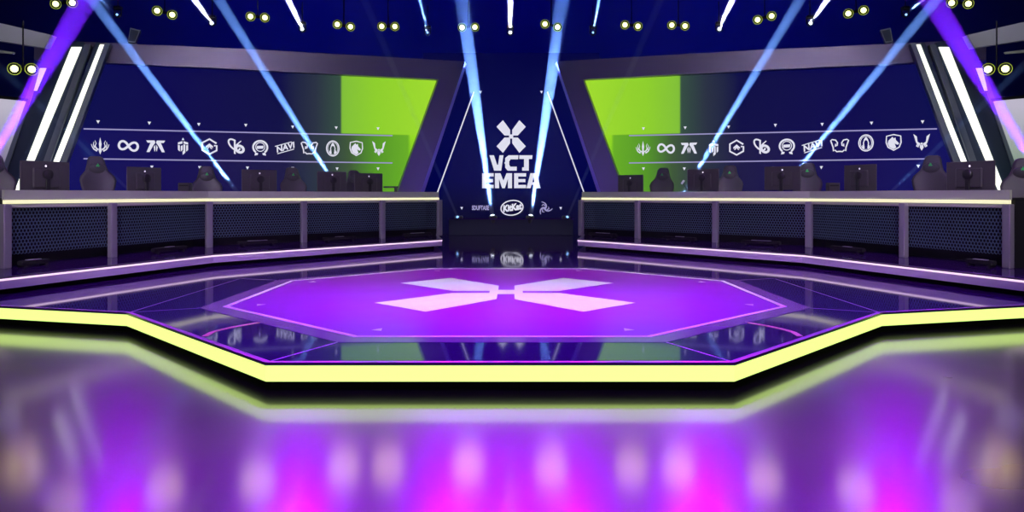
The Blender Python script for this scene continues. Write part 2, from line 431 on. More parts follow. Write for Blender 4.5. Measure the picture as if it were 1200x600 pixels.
# ------------------------------------------------------------------ gaming chair
def make_chair(loc, rz, label, top):
    """faces -Y in its own frame; top: height of the backrest top"""
    t = empty('gaming_chair', label, 'chair', loc, rz, 'gaming chairs behind the desks')
    up = top-1.26; sh = .45+up
    m = MB()
    for k in range(5):
        a = 2*pi*k/5+.3; d = Vector((math.cos(a), math.sin(a), 0))
        m.cyl(d*.03+Vector((0, 0, .095)), d*.31+Vector((0, 0, .075)), .026, .018, 8)
    m.cyl((0, 0, .07), (0, 0, .13), .045, .04)
    m.build('star_base', 'chair_trim', t)
    for k in range(5):
        a = 2*pi*k/5+.3; d = Vector((math.cos(a), math.sin(a), 0))*.31; s = Vector((-math.sin(a), math.cos(a), 0))*.022
        m = MB(); m.cyl(d+s+Vector((0, 0, .03)), d+s*.2+Vector((0, 0, .03)), .03, n=12); m.cyl(d-s+Vector((0, 0, .03)), d-s*.2+Vector((0, 0, .03)), .03, n=12)
        m.build('caster', 'chair_trim', t)
    m = MB(); m.cyl((0, 0, .13), (0, 0, .27), .028); m.cyl((0, 0, .25), (0, 0, sh-.09), .018); m.box((0, 0, sh-.075), (.2, .28, .03)); m.build('gas_column', 'chair_trim', t)
    # seat
    m = MB(); m.box((0, -.03, sh-.02), (.36, .50, .085), bev=.03)
    for s in (-1, 1): m.box((s*.215, -.02, sh), (.10, .48, .10), bev=.035)
    m.build('seat', 'chair', t)
    # backrest: lofted outline with wings
    prof = [(0, .19, .02), (.10, .225, .05), (.22, .235, .07), (.34, .225, .06), (.42, .25, .075), (.50, .265, .08), (.56, .245, .06), (.64, .185, .03), (.72, .155, .015), (.80, .135, .01), (.84, .11, .0), (.855, .07, 0)]
    Hb = top-sh; n = 14; vs = []; rows = len(prof)
    for lay in (0, 1):
        for (tt, hw, wing) in prof:
            hw *= .88 if tt < .6 else .80
            z = sh+Hb*tt/.855; yb = .23+.13*tt/.855
            for j in range(n+1):
                u = -1+2*j/n
                e = abs(u)**3
                yy = yb-wing*e
                th = .045*(1-abs(u)**6)*(1 if tt < .8 else .6)
                yy += (-th if lay == 0 else th*.7)
                vs.append((hw*u, yy, z))
    fs = []; W_ = n+1
    for lay in (0, 1):
        o = lay*rows*W_
        for r in range(rows-1):
            for j in range(n): fs.append((o+r*W_+j, o+r*W_+j+1, o+(r+1)*W_+j+1, o+(r+1)*W_+j))
    o = rows*W_
    for r in range(rows-1):
        for j in (0, n): fs.append((r*W_+j, (r+1)*W_+j, o+(r+1)*W_+j, o+r*W_+j))
    for j in range(n):
        for r in (0, rows-1): fs.append((r*W_+j, r*W_+j+1, o+r*W_+j+1, o+r*W_+j))
    MB().add(vs, fs).build('backrest', 'chair', t, True)
    yh = .23+.13*.80-.05
    m = MB(); m.ball((0, yh+.035-.03, top-.17), 1, (.115, .035, .075), 8); m.build('head_pillow', 'chair', t, True)
    m = MB(); zc = top-.13; yy = yh-.036
    for a0 in (90, 210, 330):
        a = math.radians(a0); d = Vector((math.cos(a), 0, math.sin(a)))*.027; s = Vector((-math.sin(a), 0, math.cos(a)))*.012
        c = Vector((0, yy, zc+.0))
        m.prism([c-s, c+d*.6-s*1.1, c+d+s*.5, c+s], (0, -.006, 0))
    m.build('emblem', 'green', t)
    m = MB(); m.ball((0, .20, sh+.17), 1, (.15, .045, .085), 8); m.build('lumbar_pillow', 'chair_trim', t, True)
    for s in (-1, 1):
        m = MB(); m.cyl((s*.28, .05, sh-.06), (s*.30, .03, sh+.20), .018, n=8)
        m.box((s*.24, .05, sh-.06), (.12, .05, .02)); m.box((s*.30, -.01, sh+.215), (.085, .26, .03), bev=.012); m.build('armrest', 'chair_trim', t)
    return t

desk = [u2(*p) for p in DESK]
mline = outdesk(desk, .36); cline = outdesk(desk, .98)
def seat_place(px, line, sd):
    x = px if sd == -1 else 2*VP-px - 0
    if sd == -1: r = ray_poly(px, line); return r[1], r[2], r[3]
    L2 = [(-x, y) for x, y in line]; r = ray_poly(px, L2); return r[1], r[2], r[3]
MON = {-1: [(53, 189, 1.0, 'nearest the camera end'), (169, 196, .93, 'second from the near end'), (304, 199, .95, 'in the middle'), (389, 201, .92, 'fourth from the near end'), (432, 203, .95, 'at the far end by the green screen edge')],
       1: [(1137, 189, 1.0, 'nearest the camera end'), (1008, 193, .93, 'second from the near end'), (917, 195, .95, 'in the middle'), (824, 198, .97, 'fourth from the near end'), (739, 205, .9, 'at the far end by the green screen edge')]}
CH = {-1: [(-3, 179, 'cut off by the left frame edge'), (121, 182, 'between the two nearest monitors'), (245, 194, 'left of the middle monitor'), (348, 195.5, 'between the middle and fourth monitors'), (421, 199, 'partly behind the farthest monitor')],
      1: [(1197, 184, 'cut off by the right frame edge'), (1083, 181, 'just left of the nearest monitor'), (944, 190, 'right of the middle monitor'), (853, 193, 'between the middle and fourth monitors'), (772, 196, 'just right of the farthest monitor')]}
for sd in (-1, 1):
    for px, py, sc, lab in MON[sd]:
        x, y, a = seat_place(px, mline, sd)
        zt = CZ+(HZ-py)/F*y
        # back of the monitor looks towards the stage
        na = a if sd == -1 else a+pi
        rz = na if sd == -1 else na
        rz = math.atan2(math.sin(rz), math.cos(rz))
        rz *= .9
        make_monitor((x, y, CZ-.03), rz, 'dark monitor on the %s desk, %s' % (SIDE[sd], lab), zt-CZ+.03, sc)
    for px, py, lab in CH[sd]:
        x, y, a = seat_place(px, cline, sd)
        zt = CZ+(HZ-py)/F*y
        na = a if sd == -1 else a+pi
        na = math.atan2(math.sin(na), math.cos(na))
        make_chair((x, y, ZR), na*.55+random.uniform(-.08, .08), 'gaming chair at the %s desk, %s' % (SIDE[sd], lab), zt-ZR)
# small black boxes and stands on the worktops
for sd, px, lab in ((-1, 217, 'small black box on the left desk beside the middle chair'), (1, 976, 'small black box on the right desk beside the second monitor')):
    x, y, a = seat_place(px, mline, sd)
    t = empty('interface_box', lab, 'box', (x, y, CZ-.03), 0, 'small black boxes on the desks')
    MB().box((0, 0, .10), (.17, .10, .20), bev=.01).build('case', 'monitor', t)
    MB().box((0, -.052, .16), (.13, .005, .02)).build('front_slot', 'chair_trim', t)
x, y, a = seat_place(458, mline, -1)
t = empty('desk_bracket', 'small black bracket at the far end of the left desk before the green screen', 'bracket', (x, y, CZ-.03))
MB().box((0, 0, .165), (.26, .05, .03), bev=.005).build('bar', 'chair_trim', t)
MB().box((.09, 0, .075), (.05, .05, .15)).build('leg', 'chair_trim', t)
x, y, a = seat_place(805, mline, 1)
t = empty('microphone_arm', 'thin black microphone arm left of the fourth monitor of the right desk', 'microphone stand', (x, y, CZ-.03))
MB().tube([(0, 0, 0), (0, 0, .12), (-.07, .0, .24)], .009).build('arm', 'chair_trim', t)
MB().cyl((0, 0, 0), (0, 0, .02), .04).build('foot', 'chair_trim', t)
MB().cyl((-.09, 0, .21), (-.05, 0, .27), .018, n=10).build('microphone', 'pale_box', t)

# ------------------------------------------------------------------ 2-D shapes for screens
def ell(cx, cy, rx, ry, rot=0, n=28, a0=0, a1=2*pi):
    o = []
    for i in range(n+1):
        t = a0+(a1-a0)*i/n; x = rx*math.cos(t); y = ry*math.sin(t)
        o.append((cx+x*math.cos(rot)-y*math.sin(rot), cy+x*math.sin(rot)+y*math.cos(rot)))
    return o
def stroke(pts, w, w1=None):
    """list of quads along a polyline"""
    out = []; n = len(pts)
    w1 = w if w1 is None else w1
    nr = []
    for i in range(n):
        a = pts[max(0, i-1)]; b = pts[min(n-1, i+1)]
        if i in (0, n-1) and math.hypot(pts[0][0]-pts[-1][0], pts[0][1]-pts[-1][1]) < 1e-6: a, b = pts[-2], pts[1]
        dx, dy = b[0]-a[0], b[1]-a[1]; l = math.hypot(dx, dy) or 1; nr.append((-dy/l, dx/l))
    for i in range(n-1):
        wa = (w+(w1-w)*i/(n-1))/2; wb = (w+(w1-w)*(i+1)/(n-1))/2
        p, q = pts[i], pts[i+1]
        out.append([(p[0]+nr[i][0]*wa, p[1]+nr[i][1]*wa), (p[0]-nr[i][0]*wa, p[1]-nr[i][1]*wa), (q[0]-nr[i+1][0]*wb, q[1]-nr[i+1][1]*wb), (q[0]+nr[i+1][0]*wb, q[1]+nr[i+1][1]*wb)])
    return out
def fx(polys): return polys+[[(-x, y) for x, y in reversed(p)] for p in polys]
def text_polys(txt, size, bold=0.02, shear=0):
    cu = bpy.data.curves.new('t', 'FONT'); cu.body = txt; cu.size = size; cu.offset = bold*size; cu.shear = shear
    cu.align_x = 'CENTER'; cu.align_y = 'CENTER'; cu.resolution_u = 3
    ob = bpy.data.objects.new('t', cu); C.objects.link(ob)
    bpy.context.view_layer.update()
    me = bpy.data.meshes.new_from_object(ob.evaluated_get(bpy.context.evaluated_depsgraph_get()))
    ps = [[(me.vertices[i].co.x, me.vertices[i].co.y) for i in p.vertices] for p in me.polygons]
    bpy.data.objects.remove(ob); bpy.data.curves.remove(cu); bpy.data.meshes.remove(me)
    return ps
def rot(polys, a, dx=0, dy=0, s=1):
    c, s_ = math.cos(a)*s, math.sin(a)*s
    return [[(x*c-y*s_+dx, x*s_+y*c+dy) for x, y in p] for p in polys]

def emblems():
    E = []
    # flame with side sprigs
    e = [[(0, .5), (.07, .12), (.045, -.1), (.08, -.28), (0, -.5), (-.08, -.28), (-.045, -.1), (-.07, .12)]]
    e += fx(stroke([(.09, -.22), (.2, -.15), (.27, .0), (.21, .15), (.28, .32)], .09, .02)+stroke([(.16, -.3), (.33, -.2), (.42, -.05), (.47, .1)], .09, .02)+stroke([(.3, -.12), (.36, .08), (.33, .24)], .06, .02))
    E.append(e)
    # infinity loop
    lp = []
    for i in range(49):
        t = 2*pi*i/48+.35; d = 1+math.sin(t)**2; lp.append((.5*math.cos(t)/d*1.02, .62*math.sin(t)*math.cos(t)/d*1.1))
    E.append(rot(stroke(lp, .13), -.12))
    # two slanted sevens
    E.append(fx([[(.06, .34), (.52, .34), (.44, .2), (.28, .2), (.50, -.36), (.34, -.36), (.12, .06), (.02, .2)], [(.03, .08), (.11, -.06), (.06, -.34), (.02, -.2)]]))
    # segmented helmet
    e = [[(0, .5), (.07, .36), (-.07, .36)]]
    e += fx([[(.03, .3), (.27, .22), (.27, .1), (.03, .16)], [(.17, .06), (.27, .08), (.27, -.2), (.17, -.3)]])
    e += [[(.02, .12), (.12, .1), (.12, -.36), (.02, -.46)], [(-.02, .06), (-.12, .02), (-.12, -.3), (-.02, -.2)], [(-.02, -.28), (.02, -.28), (.04, -.4), (-.02, -.5)]]
    E.append(rot(e, 0, s=1.05))
    # hexagon with arrow
    hx = [(.46*math.sin(2*pi*i/6), .5*math.cos(2*pi*i/6)) for i in range(7)]
    hx2 = [((hx[1][0]), hx[1][1]-.02)]
    e = stroke([(.40, .20), (0, .46), (-.41, .23), (-.41, -.23), (0, -.46), (.41, -.23), (.41, .06), (.26, .06)], .105)
    e += [[(0, .2), (.2, .02), (.2, -.08), (.07, -.01), (.16, -.14), (.08, -.14), (0, -.02), (-.08, -.14), (-.16, -.14), (-.07, -.01), (-.2, -.08), (-.2, .02)]]
    E.append(e)
    # tilted oval with bar and disc
    e = stroke(ell(-.10, .12, .22, .42, .75, 26, .3, 5.2), .10)
    e += [[(-.12, .38), (-.02, .38), (-.02, -.46), (-.12, -.42)]]
    e += stroke(ell(.22, -.14, .23, .19, -.6), .15) + stroke([(.0, .06), (.14, .22), (.3, .36)], .10, .05)
    E.append(e)
    # round laurel badge
    e = stroke(ell(0, .02, .42, .40, 0, 30, -.9, pi+.9), .11)+stroke(ell(0, .04, .27, .27), .05)
    e += [[(-.2, .1), (.2, .12), (.18, -.06), (-.22, -.08)]]
    e += fx([[(.12, -.36), (.3, -.30), (.34, -.5), (.16, -.46)]])
    E.append(e)
    # slanted four letter word
    e = rot(text_polys('NAVI', .50, .035, .25), .30, s=1.0)
    e += rot(stroke([(-.56, .24), (.5, .24)], .05)+stroke([(-.56, -.24), (.5, -.24)], .05), .30)
    E.append(e)
    # winged mask outline
    E.append(fx(stroke([(.0, -.38), (.16, -.40), (.26, -.30), (.34, -.36), (.36, -.14), (.50, .28), (.42, .34), (.22, .30), (.12, .14), (.14, -.02), (.24, -.08), (.22, .08)], .075)))
    # hooded oval
    e = stroke(ell(0, 0, .39, .48), .07)+stroke(ell(0, .0, .31, .40), .035)
    e += fx([[(0, .38), (.10, .24), (.17, .0), (.15, -.22), (.09, -.16), (.11, .0), (.08, .12), (0, .17)], [(.07, -.22), (.20, -.12), (.22, -.3), (.10, -.38)]])
    E.append(e)
    # shield with horse head
    e = stroke([(-.38, .38), (0, .47), (.38, .38), (.40, .0), (.30, -.28), (0, -.46), (-.30, -.28), (-.40, .0), (-.38, .38)], .07)
    e += [[(-.28, .12), (-.06, .34), (.0, .24), (.10, .30), (.12, .14), (.30, -.06), (.22, -.14), (.05, -.06), (.14, -.30), (0, -.40), (-.24, -.26), (-.32, -.05)]]
    E.append(e)
    # winged V
    E.append(fx([[(0, -.5), (.10, -.32), (.08, -.12), (0, -.2)], [(.07, -.08), (.16, -.28), (.30, -.02), (.44, .48), (.26, .34), (.22, .02)], [(.16, -.32), (.30, -.24), (.26, -.12)]])+[[(0, -.02), (.07, -.08), (0, -.18), (-.07, -.08)]])
    return E
EMB = emblems()

# ------------------------------------------------------------------ LED walls
# plane of the left wall, through two plan points
A0 = Vector(((98-598)/F*15.64*S, 15.64*S)); B0 = Vector(((460-598.6)/F*17.6*S, 17.6*S))
WD = (B0-A0).normalized(); WN = Vector((WD.y, -WD.x))          # WN looks at the stage
def wp(px, py, off=0.0):
    """(s, z) on the wall plane moved off metres towards the stage, for a pixel of the left half"""
    o = A0+WN*off
    dx, dy = (px-VP)/F, 1.0
    den = dx*WD.y-dy*WD.x
    t = ((o.x-CX)*WD.y-(o.y)*WD.x)/den
    s = (CX+t*dx-o.x)*WD.x+(t*dy-o.y)*WD.y
    return s, CZ-(py-HZ)/F*t
def wall3(s, z, off): q = A0+WD*s+WN*off; return Vector((q.x, q.y, z))

def led_material(flip):
    s_ = lambda px, py=120: wp(px, py)[0]
    m = bpy.data.materials.new('led_content'); m.use_nodes = True; nt = m.node_tree
    b = nt.nodes['Principled BSDF']; b.inputs['Base Color'].default_value = (0, 0, 0, 1); b.inputs['Roughness'].default_value = .6
    b.inputs['Specular IOR Level'].default_value = .1
    uv = nt.nodes.new('ShaderNodeUVMap'); sp = nt.nodes.new('ShaderNodeSeparateXYZ'); nt.links.new(uv.outputs[0], sp.inputs[0])
    S0, S1 = s_(60), s_(520)
    def ramp(inp, stops, const=False):
        r = nt.nodes.new('ShaderNodeValToRGB'); els = r.color_ramp.elements
        if const: r.color_ramp.interpolation = 'CONSTANT'
        while len(els) < len(stops): els.new(.5)
        for e, (p, c) in zip(els, stops): e.position = p; e.color = (*c, 1)
        nt.links.new(inp, r.inputs[0]); return r.outputs[0]
    def mixc(f, a, c):
        n = nt.nodes.new('ShaderNodeMix'); n.data_type = 'RGBA'; nt.links.new(f, n.inputs[0]); nt.links.new(a, n.inputs[6]); nt.links.new(c, n.inputs[7]); return n.outputs[2]
    U = lambda px, py=120: (s_(px, py)-S0)/(S1-S0)
    Z0, Z1 = .3, 4.0
    V = lambda px, py: (wp(px, py)[1]-Z0)/(Z1-Z0)
    navy = (.0025, .0015, .075)
    upper = ramp(sp.outputs[0], [(U(60), (.004, .005, .075)), (U(200), navy), (U(330), (.003, .003, .06)), (U(348), (.012, .016, .055)), (U(370), (.022, .03, .055)), (U(399), (.035, .075, .055)), (U(401), (.22, .52, .04)), (U(440), (.27, .62, .025)), (U(520), (.36, .72, .03))])
    lower = ramp(sp.outputs[0], [(U(60), (.006, .006, .11)), (U(200), (.006, .003, .085)), (U(335), (.012, .01, .06)), (U(385), (.03, .045, .055)), (U(410), (.05, .10, .04)), (U(440), (.09, .30, .02)), (U(479), (.14, .42, .02)), (U(520), (.2, .58, .02))])
    right = ramp(sp.outputs[1], [(V(480, 222), (.14, .46, .015)), (V(480, 190), (.18, .55, .015)), (V(480, 150), (.34, .72, .02)), (1, (.36, .72, .03))])
    stepv = ramp(sp.outputs[1], [(0, (0, 0, 0)), (V(440, 157.5), (0, 0, 0)), (V(440, 156.5), (1, 1, 1))])
    stepu = ramp(sp.outputs[0], [(0, (0, 0, 0)), (U(478), (0, 0, 0)), (U(481), (1, 1, 1))])
    c = mixc(stepv, lower, upper); 
    c2 = mixc(stepu, c, right)
    c3 = mixc(stepv, c2, upper)
    nt.links.new(c3, b.inputs['Emission Color']); b.inputs['Emission Strength'].default_value = 1.0
    return m, (S0, S1, Z0, Z1)
LEDM, LR = led_material(False)

LOGOL = [(117.5, 171), (150.5, 171), (182.5, 171.3), (214.5, 171.5), (245.5, 171.8), (276.5, 172), (305, 173), (334, 173), (362.5, 173), (390, 174), (417.5, 174), (444, 174)]
LOGOR = [(753, 174), (780, 174), (807, 173.5), (836, 173.5), (863, 173), (892, 172), (922, 171.5), (952, 171.5), (984, 170), (1015, 167.5), (1047.5, 167), (1080.5, 166.5)]
EMN = ['flame emblem', 'looped infinity emblem', 'two slanted sevens emblem', 'segmented helmet emblem', 'hexagon emblem', 'tilted oval emblem', 'round laurel emblem', 'slanted word emblem', 'winged mask emblem', 'hooded oval emblem', 'horse shield emblem', 'winged V emblem']
for sd in (-1, 1):
    w = SIDE[sd]
    base = A0+WD*3.2
    t = empty('led_wall', 'large %s LED wall, navy with a lime green block and a row of white emblems' % w, 'screen', (base.x*-sd, base.y, ZR), group='LED walls')
    def fixw(mb):
        if sd == 1: mb.v = [(-x, y, z) for x, y, z in mb.v]
        return mb
    # screen panel with its UVs in wall coordinates
    out = [wp(40, 66), wp(513, 94), wp(456, 256), wp(40, 262)]
    me_b = MB().prism([wall3(s, z, 0) for s, z in out], (-WN.x*.06, -WN.y*.06, 0))
    o = rel(fixw(me_b).build('screen', LEDM, t), t)
    uvl = o.data.uv_layers.new(name='UVMap')
    for lp in o.data.loops:
        co = o.data.vertices[lp.vertex_index].co
        v = Vector((co.x*-sd, co.y))-A0
        uvl.data[lp.index].uv = ((v.dot(WD)-LR[0])/(LR[1]-LR[0]), (co.z-LR[2])/(LR[3]-LR[2]))
    def flat(polys, c, sx, sz, off=.002, th=.006, name='emblem', m='ink_white'):
        mb = MB()
        for p in polys:
            pts = [wall3(c[0]+x*sx, c[1]+z*sz, off) for x, z in p]
            mb.prism(pts, (WN.x*th, WN.y*th, 0))
        return rel(fixw(mb).build(name, m, t), t)
    for i, (px, py) in enumerate(LOGOL if sd == -1 else LOGOR):
        q = wp(px if sd == -1 else 1196.5-px, py)
        h = .345*S
        k = 1 if sd == -1 else -1       # the mirrored wall still shows the marks the right way round
        e = flat(EMB[i], q, h*k*1.0, h, name='emblem'); e['label'] = 'white ' + EMN[i]
    for (a, b) in (((98, 151), (460, 159)), ((98, 186), (460, 191))):
        p, q = wp(*a), wp(*b); hh = .012
        rel(fixw(MB().prism([wall3(p[0], p[1]-hh, .002), wall3(q[0], q[1]-hh, .002), wall3(q[0], q[1]+hh, .002), wall3(p[0], p[1]+hh, .002)], (WN.x*.006, WN.y*.006, 0))).build('banner_line', 'ink_soft', t), t)
    mb = MB()
    for px, py in [(115, 143), (175, 144.5), (233, 146), (288, 147), (343, 149), (394, 150), (443, 151), (60, 193), (120, 195), (178, 196), (234, 196.5), (290, 197), (343, 197.5), (395, 198), (443, 198)]:
        s, z = wp(px, py); r = .03
        mb = MB().prism([wall3(s-r, z+r, .002), wall3(s, z-r, .002), wall3(s+r, z+r, .002)], (WN.x*.006, WN.y*.006, 0))
        rel(fixw(mb).build('pointer_mark', 'ink_white', t), t)

    # frame around the wall
    fr = empty('screen_frame', 'brushed grey frame arching over the %s LED wall, violet light painted on inner edge' % w, 'frame', (base.x*-sd, base.y, ZR), group='LED wall frames')
    D = .22
    def slab(pts, off0, off1, name, m, par=fr):
        mb = MB().prism([wall3(s, z, off0) for s, z in pts], (WN.x*(off1-off0), WN.y*(off1-off0), 0))
        return rel(fixw(mb).build(name, m, par), par)
    hd = [wp(40, 46, D), wp(125, 50, D), wp(300, 58, D), wp(545, 72, D), wp(514, 93, D), wp(300, 82, D), wp(125, 73.5, D), wp(40, 70, D)]
    slab(hd, .01, D, 'header', 'frame')
    # the leg continues down to the riser
    e0 = wp(545, 72, D); e1 = wp(514, 93, D); e2 = wp(494, 222, D); e3 = wp(467, 222, D)
    kz = (ZR-e2[1])/(e1[1]-e2[1])
    f2 = (e2[0]+(e2[0]-e0[0])*(e2[1]-ZR)/(e0[1]-e2[1]), ZR); f3 = (e3[0]+(e3[0]-e1[0])*(e3[1]-ZR)/(e1[1]-e3[1]), ZR)
    slab([e0, f2, f3, e1], .01, D, 'leg', 'frame')
    # splayed inner face, violet light put into its colour
    g = [wall3(e0[0], e0[1], D), wall3(f2[0], f2[1], D), wall3(f2[0]+.15, f2[1], -.1), wall3(e0[0]+.12, e0[1], -.1)]
    rel(fixw(MB().prism(g, (-.02, 0, 0))).build('inner_edge', 'painted_violet_light', fr), fr)
    # box standing on the header
    q = [wp(150, 50, .12), wp(159, 51, .12), wp(165, 36, .12), wp(153, 33, .12)]
    bx = empty('loudspeaker', 'small grey box loudspeaker tilted on top of the %s frame header' % w, 'loudspeaker', (wall3(q[0][0], q[0][1], .12).x*-sd, wall3(q[0][0], q[0][1], .12).y, q[0][1]), group='box loudspeakers')
    slab(q, .02, .18, 'cabinet', 'rim', bx)
    c = ((q[0][0]+q[2][0])/2, (q[0][1]+q[2][1])/2)
    slab([(c[0]+(a-c[0])*.8, c[1]+(b-c[1])*.8) for a, b in q], .18, .186, 'grille', 'pylon', bx)

    # slanted light pylon at the outer end
    py_ = empty('light_pylon', 'slanted dark pylon with two white light bars at the %s edge' % w, 'pylon', (wall3(wp(20, 222, .5)[0], 0, .5).x*-sd, wall3(wp(20, 222, .5)[0], 0, .5).y, ZR), group='light pylons')
    def down(a, b, z):          # continue edge a-b to height z
        k = (z-b[1])/(a[1]-b[1]); return (b[0]+(a[0]-b[0])*k, z)
    O = .5
    def slant(tl, tr, br, bl, o0, o1, name, m, zb=ZR):
        tl, tr, br, bl = [wp(*p, o1) for p in (tl, tr, br, bl)]
        return slab([tl, tr, down(tr, br, zb), down(tl, bl, zb)], o0, o1, name, m, py_)
    slant((60, 42), (99, 50), (52, 188), (2, 188), .30, O, 'body', 'pylon')
    slant((99, 52), (106, 52), (59, 188), (51, 188), .30, O+.03, 'rim', 'rim')
    slant((112, 50), (117, 50), (63, 188), (59, 188), .25, O-.06, 'inner_panel', 'pylon')
    slant((123, 50), (129, 51), (79, 188), (71, 188), .30, O+.0, 'rim', 'rim')
    slant((40, 86), (46, 86), (12, 188), (4, 188), .42, O+.04, 'rim', 'rim')
    a = [wp(*p, O+.04) for p in ((83, 55), (96, 55), (82, 88), (68, 100))]
    tl, tr, br, bl = [wp(*p, O+.04) for p in ((83.5, 55), (95.5, 55), (40, 188), (31, 188))]
    mid_l = wp(65, 101, O+.04)
    slab([tl, tr, down(tr, br, ZR+.3), down(mid_l, bl, ZR+.3), mid_l], O-.02, O+.04, 'light_bar', 'white_bar', py_)
    slant((117, 52), (122.5, 52), (69, 188), (63, 188), O-.1, O-.02, 'light_bar', 'white_bar', ZR+.3)
    # outer silver beam and side screen, nearer than the wall
    def fl(pxs, Z, name, m, par, d=.15, z_off=0):
        pts = [P(px, py, Z) for px, py in pxs]
        mb = MB().prism([(p.x, p.y, p.z) for p in pts], (0, d, 0))
        return rel(fixw(mb).build(name, m, par), par)
    Zb = 13.0
    pb = P(0, 40, Zb)
    ob = empty('silver_beam', 'silver metal beam high at the %s frame edge' % w, 'beam', (pb.x*-sd, pb.y, pb.z), group='silver side beams')
    fl([(-160, -2), (0, 27), (60, 41), (52, 56), (0, 48), (-160, 24)], Zb, 'girder', 'silver', ob)
    fl([(-160, 44), (0, 59), (16, 61), (14, 63), (0, 62), (-160, 48)], Zb+.1, 'cable_rail', 'fascia', ob, .05)
    mb = MB()
    for px in (-140, -40):
        p = P(px, 20 if px == -40 else 4, Zb+.08); mb.cyl((p.x, p.y, p.z), (p.x, p.y, 0.17 if False else ZR), .05)
    rel(fixw(mb).build('column', 'body_black', ob), ob)
    pb = P(-20, 150, Zb)
    ss = empty('side_screen', 'pale lit side screen with slanted edge at the %s frame edge' % w, 'screen', (pb.x*-sd, pb.y, ZR), group='side screens')
    sm = bpy.data.materials.new('side_content'); sm.use_nodes = True
    n_ = sm.node_tree; bb = n_.nodes['Principled BSDF']; bb.inputs['Base Color'].default_value = (0, 0, 0, 1)
    tc = n_.nodes.new('ShaderNodeTexCoord'); spx = n_.nodes.new('ShaderNodeSeparateXYZ'); rp = n_.nodes.new('ShaderNodeValToRGB')
    mr = n_.nodes.new('ShaderNodeMapRange')
    n_.links.new(tc.outputs['Object'], spx.inputs[0]); n_.links.new(spx.outputs[2], mr.inputs['Value'])
    mr.inputs['From Min'].default_value = .6; mr.inputs['From Max'].default_value = 2.5
    n_.links.new(mr.outputs[0], rp.inputs[0]); n_.links.new(rp.outputs[0], bb.inputs['Emission Color']); bb.inputs['Emission Strength'].default_value = .8
    rp.color_ramp.elements[0].color = ((.05, .02, .15, 1) if sd == -1 else (.10, .3, .05, 1)); rp.color_ramp.elements[1].color = (.62, .58, .72, 1)
    rp.color_ramp.elements[0].position = .25
    fl([(-160, 104), (0, 115.5), (27, 118), (-10, 222), (-160, 222)], Zb+.5, 'screen', sm, ss, .08)
    fl([(-160, 99), (0, 112), (29, 115), (27, 118), (0, 115.5), (-160, 104)], Zb+.45, 'bezel', 'body_black', ss, .1)
    fl([(-150, 222), (-20, 222), (-20, 300), (-150, 300)], Zb+.55, 'stand', 'body_black', ss, .1) if False else None

# ------------------------------------------------------------------ centre screen
ZT = 19.8
ctr = empty('centre_screen', 'tall navy centre LED screen with white X mark and lettering', 'screen', (0, ZT*S, ZS))
def cs(px, py): p = P(px, py, ZT); return p.x, p.z
nm = bpy.data.materials.new('centre_content'); nm.use_nodes = True; nt = nm.node_tree
b = nt.nodes['Principled BSDF']; b.inputs['Base Color'].default_value = (0, 0, 0, 1); b.inputs['Roughness'].default_value = .5; b.inputs['Specular IOR Level'].default_value = .15
tc = nt.nodes.new('ShaderNodeTexCoord'); sp = nt.nodes.new('ShaderNodeSeparateXYZ'); r = nt.nodes.new('ShaderNodeValToRGB'); mr = nt.nodes.new('ShaderNodeMapRange')
nt.links.new(tc.outputs['Object'], sp.inputs[0]); nt.links.new(sp.outputs[2], mr.inputs['Value']); nt.links.new(mr.outputs[0], r.inputs[0]); nt.links.new(r.outputs[0], b.inputs['Emission Color'])
mr.inputs['From Min'].default_value = .2; mr.inputs['From Max'].default_value = 4.2
els = r.color_ramp.elements
els[0].position = 0; els[0].color = (.0, .0, .018, 1); els[1].position = 1; els[1].color = (.001, .001, .05, 1)
for p, c in ((.14, (0, 0, .028)), (.3, (0, 0, .06)), (.6, (.0005, .0005, .065)), (.8, (.001, .001, .055))):
    e = els.new(p); e.color = (*c, 1)
b.inputs['Emission Strength'].default_value = 1.0
zt = cs(600, 62)[1]
rel(MB().box((0, ZT*S+.05, (ZS+zt)/2), (2*2.25*S, .1, zt-ZS)).build('screen', nm, ctr), ctr)
YF = ZT*S
def cflat(polys, name, m='ink_white', lab=None):       # polys in pixel coordinates on the screen plane
    mb = MB()
    for p in polys:
        mb.prism([(cs(x, y)[0], YF, cs(x, y)[1]) for x, y in p], (0, -.008, 0))
    o = rel(mb.build(name, m, ctr), ctr)
    if lab: o['label'] = lab
    return o
cflat([[(599+x*14.3, 160-y*14.3) for x, y in a] for a in xmark()], 'cross_mark')
LETT = {
 'V': [[(0, 1), (.32, 1), (.55, .38), (.62, .38), (.72, 1), (1, 1), (.84, 0), (.34, 0)]],
 'C': [[(1, 1), (.30, 1), (.06, .82), (.06, .58), (.34, .58), (.44, .74), (.98, .74)],
       [(.34, .58), (.06, .58), (.0, .5), (.06, .42), (.34, .42), (.36, .5), (.34, .58)],
       [(.06, .42), (.34, .42), (.42, .26), (.88, .26), (.88, 0), (.24, 0), (.06, .2)]],
 'T': [[(0, 1), (1, 1), (.97, .76), (0, .76)], [(.36, .76), (.72, .76), (.72, 0), (.22, 0), (.22, .22), (.36, .22)]],
 'E': [[(0, 1), (1, 1), (1, .78), (.34, .78), (.34, .61), (.94, .61), (.94, .40), (.34, .40), (.34, .22), (1, .22), (1, 0), (0, 0)]],
 'M': [[(0, 0), (0, 1), (.32, 1), (.50, .5), (.68, 1), (1, 1), (1, 0), (.76, 0), (.76, .62), (.58, .0), (.42, 0), (.24, .62), (.24, 0)]],
 'A': [[(0, 0), (.28, 1), (.72, 1), (.5, .76), (.42, .40), (.36, .22), (.28, 0)], [(.72, 1), (1, 0), (.70, 0), (.64, .22), (.58, .40), (.5, .76)], [(.36, .22), (.64, .22), (.58, .40), (.42, .40)]]}
